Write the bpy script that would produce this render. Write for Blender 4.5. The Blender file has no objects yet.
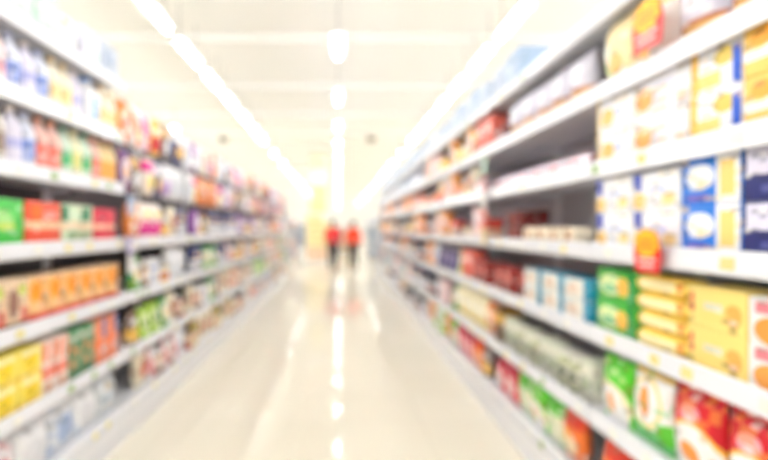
import bpy, bmesh, math, random
from mathutils import Vector, Matrix
R = random.Random(11)
PI = math.pi
S = bpy.context.scene
COL = S.collection

# ------------------------------------------------------------------ layout (metres)
CAM_H = 1.40
XR, XL = 1.11, -1.38                 # shelf-lip planes of the right and left runs
LV = [0.24, 0.59, 0.96, 1.32, 1.675, 2.00, 2.33]
BW = 1.45                            # bay width
RB0, LB0 = 0.77, 1.79                # near end of the first bay, right / left
NRB, NLB = 9, 8
CEIL, LAMP_Z = 4.35, 3.80
ORD = ['first', 'second', 'third', 'fourth', 'fifth', 'sixth', 'seventh', 'eighth', 'ninth', 'tenth', 'eleventh', 'twelfth',
       'thirteenth', 'fourteenth', 'fifteenth', 'sixteenth', 'seventeenth', 'eighteenth', 'nineteenth', 'twentieth']

# ------------------------------------------------------------------ materials
def lin(c):
    return tuple(((x/255)/12.92 if x/255 <= .04045 else ((x/255+.055)/1.055)**2.4) for x in c) + (1,)

def base_mat(name, c, rough=.5, metal=0, spec=.5, noise=0.03, scale=40):
    m = bpy.data.materials.new(name); m.use_nodes = True
    nt = m.node_tree; b = nt.nodes['Principled BSDF']
    b.inputs['Roughness'].default_value = rough; b.inputs['Metallic'].default_value = metal
    b.inputs['Specular IOR Level'].default_value = spec
    tc = nt.nodes.new('ShaderNodeTexCoord'); n = nt.nodes.new('ShaderNodeTexNoise'); n.inputs['Scale'].default_value = scale
    nt.links.new(tc.outputs['Object'], n.inputs['Vector'])
    mx = nt.nodes.new('ShaderNodeMix'); mx.data_type = 'RGBA'
    l = lin(c); mx.inputs[6].default_value = l; mx.inputs[7].default_value = tuple(max(0, x*(1-3*noise)) for x in l[:3]) + (1,)
    nt.links.new(n.outputs['Fac'], mx.inputs[0]); nt.links.new(mx.outputs[2], b.inputs['Base Color'])
    return m

def printed(name, base, layers, rough=.42):
    """printed packaging: shapes laid over the base colour in the pack's own UV (front face = 0..1)"""
    m = bpy.data.materials.new(name); m.use_nodes = True
    nt = m.node_tree; N = nt.nodes; L = nt.links; b = N['Principled BSDF']
    b.inputs['Roughness'].default_value = rough; b.inputs['Specular IOR Level'].default_value = .35
    uv = N.new('ShaderNodeUVMap'); uv.uv_map = 'uv'; sp = N.new('ShaderNodeSeparateXYZ'); L.new(uv.outputs[0], sp.inputs[0])
    def mth(op, a, bb=None):
        n = N.new('ShaderNodeMath'); n.operation = op
        for i, v in enumerate((a, bb)):
            if v is None: continue
            if isinstance(v, (int, float)): n.inputs[i].default_value = v
            else: L.new(v, n.inputs[i])
        return n.outputs[0]
    u, v = sp.outputs[0], sp.outputs[1]
    cur = N.new('ShaderNodeRGB'); cur.outputs[0].default_value = lin(base); cur = cur.outputs[0]
    for ly in layers:
        k = ly[0]
        if k == 'e':
            _, cx, cy, rx, ry, c = ly
            du = mth('DIVIDE', mth('SUBTRACT', u, cx), rx); dv = mth('DIVIDE', mth('SUBTRACT', v, cy), ry)
            f = mth('LESS_THAN', mth('ADD', mth('MULTIPLY', du, du), mth('MULTIPLY', dv, dv)), 1.0)
        elif k == 'r':
            _, u0, v0, u1, v1, c = ly
            f = mth('MULTIPLY', mth('LESS_THAN', mth('ABSOLUTE', mth('SUBTRACT', u, (u0+u1)/2)), (u1-u0)/2),
                    mth('LESS_THAN', mth('ABSOLUTE', mth('SUBTRACT', v, (v0+v1)/2)), (v1-v0)/2))
        elif k == 'b':
            _, v0, v1, c = ly
            f = mth('LESS_THAN', mth('ABSOLUTE', mth('SUBTRACT', v, (v0+v1)/2)), (v1-v0)/2)
        elif k == 'd':                 # diagonal band on the front
            _, k0, k1, c = ly
            s = mth('ADD', u, v)
            f = mth('LESS_THAN', mth('ABSOLUTE', mth('SUBTRACT', s, (k0+k1)/2)), (k1-k0)/2)
        mx = N.new('ShaderNodeMix'); mx.data_type = 'RGBA'
        L.new(f, mx.inputs[0]); L.new(cur, mx.inputs[6]); mx.inputs[7].default_value = lin(c); cur = mx.outputs[2]
    # fine print: small blocks of ink scattered over the pack
    rng = random.Random(name)
    fl = N.new('ShaderNodeCombineXYZ')
    L.new(mth('FLOOR', mth('MULTIPLY', u, rng.uniform(6, 9))), fl.inputs[0]); L.new(mth('FLOOR', mth('MULTIPLY', v, rng.uniform(9, 14))), fl.inputs[1])
    fl.inputs[2].default_value = rng.uniform(0, 50)
    wn = N.new('ShaderNodeTexWhiteNoise'); wn.noise_dimensions = '3D'; L.new(fl.outputs[0], wn.inputs['Vector'])
    inks = [ly[-1] for ly in layers] + [base]
    for lo, hi, c in ((.80, .90, rng.choice(inks)), (.90, .97, tuple(int(x*.5) for x in rng.choice(inks))), (.97, 1.01, (248, 246, 240))):
        f = mth('MULTIPLY', mth('GREATER_THAN', wn.outputs['Value'], lo), mth('LESS_THAN', wn.outputs['Value'], hi))
        mx = N.new('ShaderNodeMix'); mx.data_type = 'RGBA'
        L.new(mth('MULTIPLY', f, .5), mx.inputs[0]); L.new(cur, mx.inputs[6]); mx.inputs[7].default_value = lin(c); cur = mx.outputs[2]
    L.new(cur, b.inputs['Base Color'])
    return m

WHITE = base_mat('white_powder_coat', (236, 236, 241), .35, noise=.01)
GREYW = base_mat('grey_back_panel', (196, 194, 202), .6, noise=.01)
GREYD = base_mat('gap_shade_back_panel', (92, 88, 92), .6, noise=.01)  # left panels: shade of the shelf gaps put into a darker grey
RAIL = base_mat('white_price_rail', (237, 238, 245), .22, noise=.005)
STEEL = base_mat('steel_wire', (150, 152, 158), .3, .9)
DARK = base_mat('dark_plastic', (40, 40, 44), .5)
LABW = base_mat('white_paper_label', (240, 238, 230), .6)
LABY = base_mat('yellow_paper_label', (232, 220, 150), .6)
LABR = base_mat('red_paper_label', (205, 70, 60), .6)
LABG = base_mat('green_paper_label', (150, 180, 110), .6)
CLEAR = bpy.data.materials.new('clear_acrylic'); CLEAR.use_nodes = True
_n = CLEAR.node_tree.nodes; _n.clear()
_t, _g, _x, _o = _n.new('ShaderNodeBsdfTransparent'), _n.new('ShaderNodeBsdfGlossy'), _n.new('ShaderNodeMixShader'), _n.new('ShaderNodeOutputMaterial')
_t.inputs[0].default_value = (.96, .97, 1, 1); _g.inputs['Roughness'].default_value = .08; _x.inputs[0].default_value = .06
for _a, _c in ((_t.outputs[0], _x.inputs[1]), (_g.outputs[0], _x.inputs[2]), (_x.outputs[0], _o.inputs[0])): CLEAR.node_tree.links.new(_a, _c)

# ------------------------------------------------------------------ mesh helpers
def link(name, me, mats=(), parent=None):
    o = bpy.data.objects.new(name, me)
    for m in (mats if isinstance(mats, (list, tuple)) else [mats]): me.materials.append(m)
    COL.objects.link(o)
    if parent: o.parent = parent
    return o

def tag(o, label=None, cat=None, group=None, kind=None):
    for k, v in (('label', label), ('category', cat), ('group', group), ('kind', kind)):
        if v: o[k] = v
    return o

def empty(name, loc=(0, 0, 0), rz=0):
    o = bpy.data.objects.new(name, None); o.empty_display_size = .05
    COL.objects.link(o); o.location = loc; o.rotation_euler = (0, 0, rz); return o

def smooth(me, ang=40):
    for p in me.polygons: p.use_smooth = True
    me.set_sharp_from_angle(angle=math.radians(ang))

def bm_box(bm, c, s, bev=0, seg=1):
    r = bmesh.ops.create_cube(bm, size=1); vs = r['verts']
    for v in vs: v.co = Vector((c[0]+v.co.x*s[0], c[1]+v.co.y*s[1], c[2]+v.co.z*s[2]))
    if bev:
        es = list({e for v in vs for e in v.link_edges})
        bmesh.ops.bevel(bm, geom=es, offset=bev, segments=seg, affect='EDGES', profile=.5)

def bm_rod(bm, a, b, r, n=8, cap=True):
    a, b = Vector(a), Vector(b); d = b-a
    M = Matrix.Translation((a+b)/2) @ d.to_track_quat('Z', 'Y').to_matrix().to_4x4()
    bmesh.ops.create_cone(bm, cap_ends=cap, segments=n, radius1=r, radius2=r, depth=d.length, matrix=M)

def mesh_of(bm, name='m', sm=None):
    me = bpy.data.meshes.new(name); bm.to_mesh(me); bm.free()
    if sm: smooth(me, sm)
    return me

def box_uv(me, w, d, h):
    uv = me.uv_layers.new(name='uv')
    for p in me.polygons:
        n = p.normal
        for li in p.loop_indices:
            c = me.vertices[me.loops[li].vertex_index].co
            if abs(n.y) > .6: q = (c.x/w+.5, c.z/h)
            elif abs(n.z) > .7: q = (3, .96 if n.z > 0 else .03)
            elif abs(n.x) > .6: q = (3+c.y/d, c.z/h)
            else: q = (min(.999, max(.001, c.x/w+.5)), min(.999, max(.001, c.z/h)))
            uv.data[li].uv = q

def me_box(w, d, h, bev=.003):
    bm = bmesh.new(); bm_box(bm, (0, 0, h/2), (w, d, h), bev, 2)
    me = mesh_of(bm); box_uv(me, w, d, h); smooth(me, 50); return me

def me_bag(w, d, h, seal=.07, part='all', seed=0, stand=False):
    """pillow bag with crimped seals; part = all | body | top | bottom"""
    rr = random.Random(seed); ph = [rr.uniform(0, 6) for _ in range(4)]
    nu, nv = 14, 20
    def T(u, v):
        e = max(0, 4*u*(1-u))**.42
        lo = 0.0 if stand else seal
        if v <= lo and not stand or v >= 1-seal: return .0015
        q = (v-lo)/(1-seal-lo)
        b = (max(0, 1-q)**.55) if stand else (max(0, 4*q*(1-q))**.45)
        return .0015 + d/2*e*b*(1+.05*math.sin(9*u+ph[0]+5*v)+.05*math.sin(13*v+ph[1]-4*u))
    vals = [i/nv for i in range(nv+1)]
    vals = sorted(set(vals+[seal, 1-seal, seal+.02, 1-seal-.02, seal*.5, 1-seal*.5]))
    if part == 'body': vals = [v for v in vals if (stand or v >= seal) and v <= 1-seal+1e-9]
    if part == 'top': vals = [v for v in vals if v >= 1-seal-1e-9]
    if part == 'bottom': vals = [v for v in vals if v <= seal+1e-9]
    bm = bmesh.new(); uvl = bm.loops.layers.uv.new('uv')
    us = [i/nu for i in range(nu+1)]
    def vert(u, v, s):
        x = (u-.5)*w*(1-.05*math.sin(PI*v)*(0 if stand else 1))
        z = v*h
        if v > 1-seal or v < seal and not stand: x = (u-.5)*w; y0 = .0012*math.sin(u*60)
        else: y0 = 0
        if s*T(u, v) < 0 and stand and v == 0: pass
        return bm.verts.new((x, s*T(u, v)+y0, z))
    F = [[vert(u, v, -1) for u in us] for v in vals]
    B = [[vert(u, v, 1) for u in us] for v in vals]
    def face(vs, uvs):
        f = bm.faces.new(vs); f.smooth = True
        for l, q in zip(f.loops, uvs): l[uvl].uv = q
    nV = len(vals)
    for j in range(nV-1):
        for i in range(nu):
            q = [(us[i], vals[j]), (us[i+1], vals[j]), (us[i+1], vals[j+1]), (us[i], vals[j+1])]
            face([F[j][i], F[j][i+1], F[j+1][i+1], F[j+1][i]], q)
            face([B[j][i+1], B[j][i], B[j+1][i], B[j+1][i+1]], [q[1], q[0], q[3], q[2]])
        for i, o in ((0, 0), (nu, 1)):
            q = [(3, vals[j]), (3, vals[j]), (3, vals[j+1]), (3, vals[j+1])]
            vs = [B[j][i], F[j][i], F[j+1][i], B[j+1][i]]
            face(vs if o == 0 else vs[::-1], q)
    for j, o in ((0, 1), (nV-1, 0)):
        for i in range(nu):
            vs = [F[j][i], F[j][i+1], B[j][i+1], B[j][i]]
            face(vs[::-1] if o else vs, [(3, vals[j])]*4)
    return mesh_of(bm)

def me_flow(w, d, h, seed=0):
    """horizontal flow-wrapped pack with pinched ends"""
    bm = bmesh.new(); uvl = bm.loops.layers.uv.new('uv'); nr, ns = 18, 20
    xs = [i/nr for i in range(nr+1)]
    rings = []
    for u in xs:
        e = min(u, 1-u)
        s = .04 if e < .03 else min(1, .15+.85*((e-.03)/.10)**.5) if e < .13 else 1
        ring = []
        for k in range(ns):
            a = 2*PI*k/ns; ca, sa = math.cos(a), math.sin(a)
            y = math.copysign(abs(ca)**.45, ca)*d/2*(.8+.2*s); z = math.copysign(abs(sa)**.5, sa)*h/2*s
            ring.append(bm.verts.new(((u-.5)*w, y, h/2+z)))
        rings.append(ring)
    for i in range(nr):
        for k in range(ns):
            vs = [rings[i][k], rings[i+1][k], rings[i+1][(k+1) % ns], rings[i][(k+1) % ns]]
            f = bm.faces.new(vs); f.smooth = True
            for l in f.loops:
                l[uvl].uv = (l.vert.co.x/w+.5, l.vert.co.z/h)
    bm.faces.new(rings[0][::-1]); bm.faces.new(rings[-1])
    bmesh.ops.recalc_face_normals(bm, faces=bm.faces[:])
    return mesh_of(bm)

def me_lathe(prof, n=24, sx=1, sy=1, htot=None):
    bm = bmesh.new(); uvl = bm.loops.layers.uv.new('uv')
    H = htot or max(abs(p[1]) for p in prof)
    rings = [[bm.verts.new((r*sx*math.sin(2*PI*k/n), -r*sy*math.cos(2*PI*k/n), z)) for k in range(n)] for r, z in prof]
    for i in range(len(prof)-1):
        for k in range(n):
            k2 = (k+1) % n
            f = bm.faces.new([rings[i][k], rings[i][k2], rings[i+1][k2], rings[i+1][k]])
            for l, (kk, ii) in zip(f.loops, ((k, i), (k+1, i), (k+1, i+1), (k, i+1))):
                a = kk/n; a = a-1 if a > .5 and k >= n/2 else a
                l[uvl].uv = (.5+a*2, prof[ii][1]/H)
    for ring, rev in ((rings[0], True), (rings[-1], False)):
        f = bm.faces.new(ring[::-1] if rev else ring)
        for l in f.loops: l[uvl].uv = (3, .02 if rev else .98)
    me = mesh_of(bm); smooth(me, 45); return me

# ------------------------------------------------------------------ product prototypes
PROTO = {}
def proto(key, shape, name, cat, look, size, base, layers=(), parts=False, cap=(235, 235, 235), rough=.42):
    PROTO[key] = dict(shape=shape, name=name, cat=cat, look=look, size=size, base=base, layers=list(layers), parts=parts, cap=cap, rough=rough, built=None)

CAPS = {}
def capmat(c):
    if c not in CAPS: CAPS[c] = base_mat('plastic_cap_%d_%d_%d' % c, c, .35, noise=.01)
    return CAPS[c]

def build(key):
    p = PROTO[key]
    if p['built']: return p['built']
    w, d, h = p['size']; m = printed('print_'+key, p['base'], p['layers'], p['rough']); sh = p['shape']; kids = []
    if sh == 'box': me = me_box(w, d, h)
    elif sh == 'flow': me = me_flow(w, d, h)
    elif sh in ('bag', 'pouch'):
        st = sh == 'pouch'; sd = sum(ord(ch) for ch in key)
        if p['parts']:
            me = me_bag(w, d, h, part='body', seed=sd, stand=st)
            kids.append(('top_seal', me_bag(w, d, h, part='top', seed=sd, stand=st), m))
            if not st: kids.append(('bottom_seal', me_bag(w, d, h, part='bottom', seed=sd), m))
        else: me = me_bag(w, d, h, seed=sd, stand=st)
    elif sh == 'bottle':
        r = w/2
        me = me_lathe([(r*.85, 0), (r, .02*h), (r, .58*h), (r*.93, .66*h), (r*.6, .8*h), (r*.36, .87*h), (r*.34, .93*h)], sy=d/w, htot=h)
        kids.append(('cap', me_lathe([(r*.4, .92*h), (r*.42, .93*h), (r*.42, .99*h), (r*.38, h)], 16), capmat(p['cap'])))
    elif sh == 'jar':
        r = w/2
        me = me_lathe([(r*.88, 0), (r, .04*h), (r, .74*h), (r*.9, .82*h), (r*.82, .84*h)], htot=h)
        kids.append(('lid', me_lathe([(r*.88, .83*h), (r*.9, .84*h), (r*.9, .98*h), (r*.86, h)], 20), capmat(p['cap'])))
    elif sh == 'can':
        r = w/2
        me = me_lathe([(r*.94, 0), (r*.97, .02*h), (r*.95, .05*h), (r*.95, .94*h), (r*.98, .97*h), (r*.94, .985*h)], htot=h)
        kids.append(('lid', me_lathe([(r*.93, .98*h), (r*.96, .985*h), (r*.96, h), (r*.9, h)], 20), capmat(p['cap'])))
    elif sh == 'cup':
        r = w/2
        me = me_lathe([(r*.72, 0), (r*.74, .01*h), (r*.95, .93*h), (r, .945*h)], htot=h)
        kids.append(('lid', me_lathe([(r*1.0, .94*h), (r*1.03, .955*h), (r*1.03, .985*h), (r*.98, h)], 20), capmat(p['cap'])))
    elif sh == 'jug':
        bm = bmesh.new(); bm_box(bm, (0, 0, .39*h), (w, d, .78*h), .25*min(w, d), 3)
        me = mesh_of(bm); box_uv(me, w, d, h); smooth(me, 60)
        bm = bmesh.new()
        pts = [Vector((w*.28, 0, .5*h)), Vector((w*.56, 0, .52*h)), Vector((w*.6, 0, .68*h)), Vector((w*.3, 0, .74*h))]
        for a, b in zip(pts, pts[1:]): bm_rod(bm, a, b, .012)
        kids.append(('handle', mesh_of(bm, sm=60), m))
        kids.append(('neck', me_lathe([(w*.3, .74*h), (w*.2, .84*h), (w*.17, .92*h)], 16), capmat((235, 235, 238))))
        kids.append(('cap', me_lathe([(w*.2, .91*h), (w*.21, .92*h), (w*.21, .99*h), (w*.19, h)], 16), capmat(p['cap'])))
    p['mat'] = m
    p['built'] = (me, m, kids); me.materials.append(m)
    for _, km, kmat in kids: km.materials.append(kmat)
    return p['built']

RECS = []      # every pack placed, for the labels
def put(key, loc, rz, rec, tilt=0):
    me, m, kids = build(key); p = PROTO[key]
    o = bpy.data.objects.new(p['name'], me); COL.objects.link(o)
    o.location = loc; o.rotation_euler = (tilt, 0, rz)
    for nm, km, _ in kids:
        c = bpy.data.objects.new(nm, km); COL.objects.link(c); c.parent = o
    o['category'] = p['cat']
    RECS.append((o, p, rec)); return o

def side_x(side, back): return (XR+back) if side == 'right' else (XL-back)
def side_rz(side): return -PI/2 if side == 'right' else PI/2
def bay_span(side, b):
    d0 = (RB0 if side == 'right' else LB0)+b*BW
    return d0, d0+BW

def on_shelf(key, side, bay, lvl, d, tier=0, z=0, inset=.025, yaw=0.0, tiers=1):
    w, dp, h = PROTO[key]['size']
    return put(key, (side_x(side, inset+dp/2), d, LV[lvl]+.0005+z), side_rz(side)+yaw, dict(side=side, bay=bay, lvl=lvl, d=d, tier=tier, tiers=tiers))

def row(side, bay, lvl, far, items, near=None):
    """lay packs from distance `far` towards the camera; items = [(key, tiers, inset)] ; stops at the bay's near end"""
    d0, d1 = bay_span(side, bay); cur = far; stop = near if near is not None else d0+.03
    for it in items:
        key, tiers = it[0], (it[1] if len(it) > 1 else 1); inset = it[2] if len(it) > 2 else .03
        w, dp, h = PROTO[key]['size']; e = w+.008
        if PROTO[key]['shape'] == 'jug': e = w*1.42
        if cur-e < stop: break
        for t in range(tiers):
            on_shelf(key, side, bay, lvl, cur-e/2, t, t*(h+.001), inset+R.uniform(0, .006), R.uniform(-.012, .012), tiers)
        cur -= e
    return cur

W = (246, 246, 248); CR = (246, 236, 212)
ORG, YEL, RED, GRN = (238, 160, 60), (246, 206, 90), (206, 32, 44), (62, 160, 60)
NAVY, BLUE, TEAL, PINK, PURP, LIL = (36, 48, 120), (30, 110, 210), (30, 150, 185), (236, 120, 160), (120, 60, 140), (205, 205, 232)
BRN, MAR, LIME, SAL, MAG = (120, 80, 52), (120, 34, 34), (160, 205, 40), (235, 130, 110), (226, 40, 150)
# -- right, nearest bay
proto('wo1', 'box', 'biscuit_box', 'biscuit box', 'white box with orange biscuits', (.268, .16, .141), (243, 242, 247),
      [('r', -.5, .0, .1, 1.1, (250, 222, 160)), ('e', .3, .36, .2, .26, (246, 190, 96)), ('r', .5, .3, .68, .55, (196, 204, 236)), ('r', .5, .7, .9, .82, (250, 236, 222))])
proto('wo2', 'box', 'biscuit_box', 'biscuit box', 'white box with orange corner', (.30, .16, .141), (244, 242, 248),
      [('r', -.5, 0, .03, 1.1, (250, 235, 205)), ('e', .2, .42, .17, .3, (245, 176, 92)), ('r', .42, .28, .8, .4, (226, 222, 240)), ('r', .42, .62, .75, .72, (220, 222, 244))])
proto('wy1', 'box', 'biscuit_box', 'biscuit box', 'white box with yellow biscuits', (.205, .16, .141), (240, 240, 248),
      [('r', -.5, 0, .16, 1.1, (248, 196, 84)), ('r', .16, .1, .62, .42, (248, 214, 130)), ('e', .7, .68, .22, .2, (222, 196, 96)), ('r', .84, -.1, 1.02, .82, (48, 92, 200))])
proto('wy2', 'box', 'biscuit_box', 'biscuit box', 'yellow box with white band', (.22, .16, .141), (247, 206, 110),
      [('b', .3, .5, (250, 246, 238)), ('e', .3, .72, .2, .18, (246, 170, 60))])
proto('nc', 'box', 'cracker_box', 'cracker box', 'white box with navy corner', (.262, .17, .142), (244, 244, 250),
      [('r', -.1, .52, .2, 1.1, (50, 70, 176)), ('e', .14, .26, .16, .2, (250, 200, 90)), ('r', .34, .44, .72, .6, (206, 214, 244)), ('e', .78, .28, .14, .16, (250, 226, 160))])
proto('bw', 'box', 'cracker_box', 'cracker box', 'bright blue box with oval', (.245, .17, .152), (36, 122, 222),
      [('e', .34, .58, .26, .26, (240, 244, 252)), ('r', .62, -.1, 1.1, 1.1, (244, 244, 246)), ('r', .68, .16, .92, .86, (250, 214, 130)), ('r', .1, .08, .5, .2, (130, 110, 200))])
proto('nw', 'box', 'cracker_box', 'cracker box', 'navy box with lilac top', (.2, .17, .152), (40, 46, 110),
      [('r', .06, .48, .94, .96, (226, 222, 242)), ('r', .3, .14, .7, .28, (90, 96, 160))])
proto('gp', 'box', 'wafer_box', 'wafer box', 'green wafer box', (.27, .15, .132), (70, 176, 62),
      [('e', .38, .52, .34, .34, (226, 238, 180)), ('e', .72, .5, .16, .3, (248, 190, 84)), ('r', .86, -.1, 1.1, 1.1, (30, 130, 60)), ('e', .35, .4, .2, .12, (120, 196, 150))])
proto('yf', 'flow', 'biscuit_sleeve', 'biscuit sleeve', 'yellow biscuit sleeve', (.285, .11, .066), (247, 212, 92),
      [('r', .14, .25, .82, .75, (251, 238, 186)), ('r', .86, .2, .93, .8, (240, 150, 80))])
proto('yb', 'box', 'wafer_box', 'wafer box', 'yellow box with red mark', (.235, .15, .128), (247, 221, 132),
      [('r', .04, .35, .12, .85, (220, 60, 60)), ('r', .3, .45, .62, .62, (222, 218, 200)), ('e', .8, .42, .13, .26, (246, 178, 90)), ('r', .05, .08, .95, .16, (252, 228, 140))])
proto('ck', 'box', 'cookie_box', 'cookie box', 'white box with orange cookies', (.21, .15, .125), (246, 242, 242),
      [('e', .36, .3, .28, .3, (240, 160, 72)), ('e', .82, .34, .22, .3, (236, 150, 70)), ('r', .1, .66, .5, .9, (226, 130, 140))])
proto('gb', 'bag', 'biscuit_bag', 'biscuit bag', 'green biscuit bag', (.225, .075, .27), (84, 200, 44),
      [('e', .46, .28, .52, .34, (250, 236, 190)), ('e', .46, .24, .46, .33, (248, 247, 245)), ('e', .44, .3, .14, .16, (240, 168, 90)), ('r', .34, .72, .7, .82, (140, 214, 120))], parts=True)
proto('wb', 'bag', 'biscuit_bag', 'biscuit bag', 'white biscuit bag', (.225, .075, .275), (247, 246, 244),
      [('b', 0, .26, (110, 200, 120)), ('e', .45, .58, .42, .34, (250, 226, 150)), ('e', .45, .58, .36, .29, (248, 247, 245)), ('e', .45, .6, .15, .2, (240, 150, 60)), ('b', .93, 1.1, (246, 206, 100)), ('e', .95, .26, .2, .14, (90, 190, 50))], parts=True)
proto('rb', 'bag', 'biscuit_bag', 'biscuit bag', 'red biscuit bag', (.225, .08, .285), (206, 26, 42),
      [('e', .5, .2, .6, .44, (250, 190, 70)), ('e', .5, .18, .55, .42, (247, 244, 242)), ('e', .46, .28, .2, .12, (240, 150, 66)), ('e', .46, .72, .2, .1, (240, 170, 180))], parts=True)
proto('ob', 'bag', 'snack_bag', 'snack bag', 'orange and red bag', (.21, .09, .26), (238, 120, 50),
      [('b', .7, .92, (214, 60, 40)), ('e', .5, .35, .34, .2, (250, 226, 190)), ('e', .3, .5, .16, .12, (250, 190, 80))], parts=True)
proto('gw', 'bag', 'snack_bag', 'snack bag', 'cream bag with green top', (.2, .09, .27), (240, 238, 214),
      [('b', .62, .95, (90, 190, 60)), ('e', .5, .35, .3, .2, (214, 226, 190)), ('b', .02, .1, (110, 180, 130))], parts=True)
proto('pb', 'bag', 'snack_bag', 'snack bag', 'pink and red bag', (.2, .09, .25), (226, 80, 96),
      [('b', .75, .95, (170, 30, 60)), ('e', .5, .42, .32, .24, (248, 226, 226))], parts=True)
proto('tw', 'bag', 'snack_bag', 'snack bag', 'white and yellow loaf bag', (.24, .12, .26), (250, 244, 236),
      [('e', .3, .3, .2, .16, (248, 196, 110)), ('b', .78, .95, (246, 200, 80)), ('r', .1, .5, .8, .58, (190, 220, 170))], parts=True)
proto('og', 'bag', 'snack_bag', 'snack bag', 'orange and green bag', (.22, .11, .28), (247, 226, 176),
      [('d', .45, .62, (190, 220, 150)), ('d', .62, .95, (250, 246, 240)), ('e', .55, .3, .22, .15, (246, 190, 120))], parts=True)
# -- right, second bay
proto('lw', 'bag', 'bread_bag', 'bread bag', 'pale lilac bread bag', (.205, .12, .235), (218, 214, 228),
      [('b', .02, .24, (230, 184, 110)), ('b', .24, .3, (190, 120, 96)), ('e', .5, .6, .3, .2, (236, 236, 244))], parts=True)
proto('lt', 'box', 'sachet_tray', 'tray of sachets', 'low red and white tray', (.22, .2, .07), (168, 112, 118), [('r', .2, .3, .6, .9, (196, 56, 70)), ('e', .8, .5, .16, .3, (232, 228, 228))])
proto('mb', 'box', 'chocolate_box', 'chocolate box', 'dark maroon box', (.26, .2, .1), (122, 40, 40), [('r', .15, .2, .6, .6, (150, 66, 54)), ('b', .8, .9, (90, 60, 40))])
proto('bp', 'flow', 'cake_pack', 'cake pack', 'beige cake pack', (.17, .1, .085), (240, 226, 202), [('r', .3, .2, .7, .8, (214, 176, 140))])
proto('ys', 'box', 'cake_box', 'cake box', 'small yellow cake box', (.16, .13, .12), (247, 206, 110), [('e', .5, .5, .3, .3, (250, 236, 200))])
proto('tb', 'box', 'wafer_box', 'wafer box', 'cream box with teal end', (.262, .15, .098), (240, 236, 228),
      [('r', .78, -.1, 3.7, 1.1, (30, 152, 190)), ('e', .36, .5, .22, .3, (226, 200, 180)), ('r', .05, .7, .3, .86, (180, 214, 226))])
proto('dr', 'box', 'chocolate_box', 'chocolate box', 'dark red chocolate box', (.183, .17, .17), (156, 52, 50), [('r', .1, .5, .8, .8, (206, 110, 100)), ('r', .3, .1, .7, .34, (110, 70, 50))])
proto('cj', 'jar', 'spread_jar', 'jar', 'cream jar', (.115, .115, .19), (240, 238, 222), [('b', .25, .6, (222, 226, 206)), ('e', .5, .42, .25, .13, (176, 190, 150))], cap=(228, 232, 214))
proto('cg', 'jar', 'spread_jar', 'jar', 'pale olive jar', (.115, .115, .175), (206, 210, 170), [('b', .25, .6, (240, 238, 224)), ('e', .5, .42, .25, .13, (120, 130, 90))], cap=(246, 244, 232))
proto('bx', 'box', 'chocolate_box', 'chocolate box', 'narrow brown box', (.11, .17, .25), (134, 92, 50), [('b', .5, .8, (220, 176, 90))])
# -- right, third bay and on
proto('sb', 'box', 'cereal_box', 'cereal box', 'salmon red box', (.2, .12, .25), (226, 104, 88), [('r', .1, .55, .8, .8, (244, 200, 190)), ('b', 0, .1, (180, 60, 50))])
proto('mg', 'box', 'cereal_box', 'cereal box', 'magenta box', (.28, .12, .2), (228, 44, 150), [('r', .2, .55, .8, .75, (246, 180, 216))])
proto('lg', 'pouch', 'snack_pouch', 'snack pouch', 'lime green pouch', (.22, .1, .25), (196, 216, 110), [('e', .5, .5, .3, .2, (240, 244, 214))])
proto('dp', 'pouch', 'snack_pouch', 'snack pouch', 'dark purple pouch', (.24, .1, .23), (74, 62, 108), [('e', .5, .45, .3, .2, (130, 120, 170))])
proto('cy', 'bag', 'snack_bag', 'snack bag', 'cream and yellow bag', (.24, .1, .28), (250, 240, 200), [('b', 0, .22, (244, 214, 60)), ('e', .5, .55, .32, .2, (252, 249, 236))])
# -- left, nearest bay
proto('n_green', 'box', 'noodle_pack', 'noodle pack', 'bright green noodle pack', (.30, .14, .205), (78, 200, 84), [('e', .5, .55, .26, .22, (180, 230, 150)), ('r', .2, .36, .8, .48, (210, 226, 96)), ('b', 0, .16, (50, 190, 60))])
proto('n_red', 'box', 'noodle_pack', 'noodle pack', 'orange-red noodle pack', (.29, .14, .205), (238, 92, 66), [('b', .36, .54, (240, 208, 170)), ('r', .12, .58, .42, .9, (246, 116, 40)), ('r', .5, .62, .9, .78, (246, 160, 150)), ('b', 0, .08, (226, 180, 150))])
proto('n_dark', 'box', 'noodle_pack', 'noodle pack', 'dark green noodle pack', (.325, .14, .205), (206, 226, 196), [('b', .34, .54, (238, 214, 184)), ('r', .0, .56, .2, .95, (20, 116, 84)), ('r', .6, .56, .92, .95, (24, 130, 90)), ('r', .2, .06, .95, .3, (150, 180, 140))])
proto('n_crim', 'box', 'noodle_pack', 'noodle pack', 'crimson noodle pack', (.28, .14, .195), (224, 60, 84), [('b', .36, .52, (244, 206, 176)), ('e', .4, .74, .26, .12, (180, 30, 60)), ('b', 0, .1, (236, 120, 110))])
proto('o_box', 'box', 'soup_box', 'soup box', 'orange soup box', (.148, .12, .215), (248, 190, 120), [('b', 0, .17, (224, 60, 66)), ('b', .17, .42, (244, 200, 140)), ('e', .35, .66, .3, .22, (250, 158, 40)), ('e', .8, .5, .2, .12, (190, 140, 90)), ('b', .93, 1.1, (250, 214, 170))])
proto('m_box', 'box', 'soup_box', 'soup box', 'brown and pink soup box', (.15, .12, .215), (236, 208, 176), [('e', .3, .5, .24, .3, (150, 110, 96)), ('r', .6, .1, .95, .4, (226, 110, 90)), ('e', .7, .76, .2, .14, (206, 214, 100)), ('b', 0, .1, (60, 40, 40))])
proto('y_box', 'box', 'tea_box', 'tea box', 'yellow tea box', (.17, .12, .13), (247, 226, 100), [('e', .5, .5, .3, .3, (250, 214, 40)), ('r', .1, .75, .9, .92, (250, 240, 180)), ('b', 0, .12, (236, 190, 70))])
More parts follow.
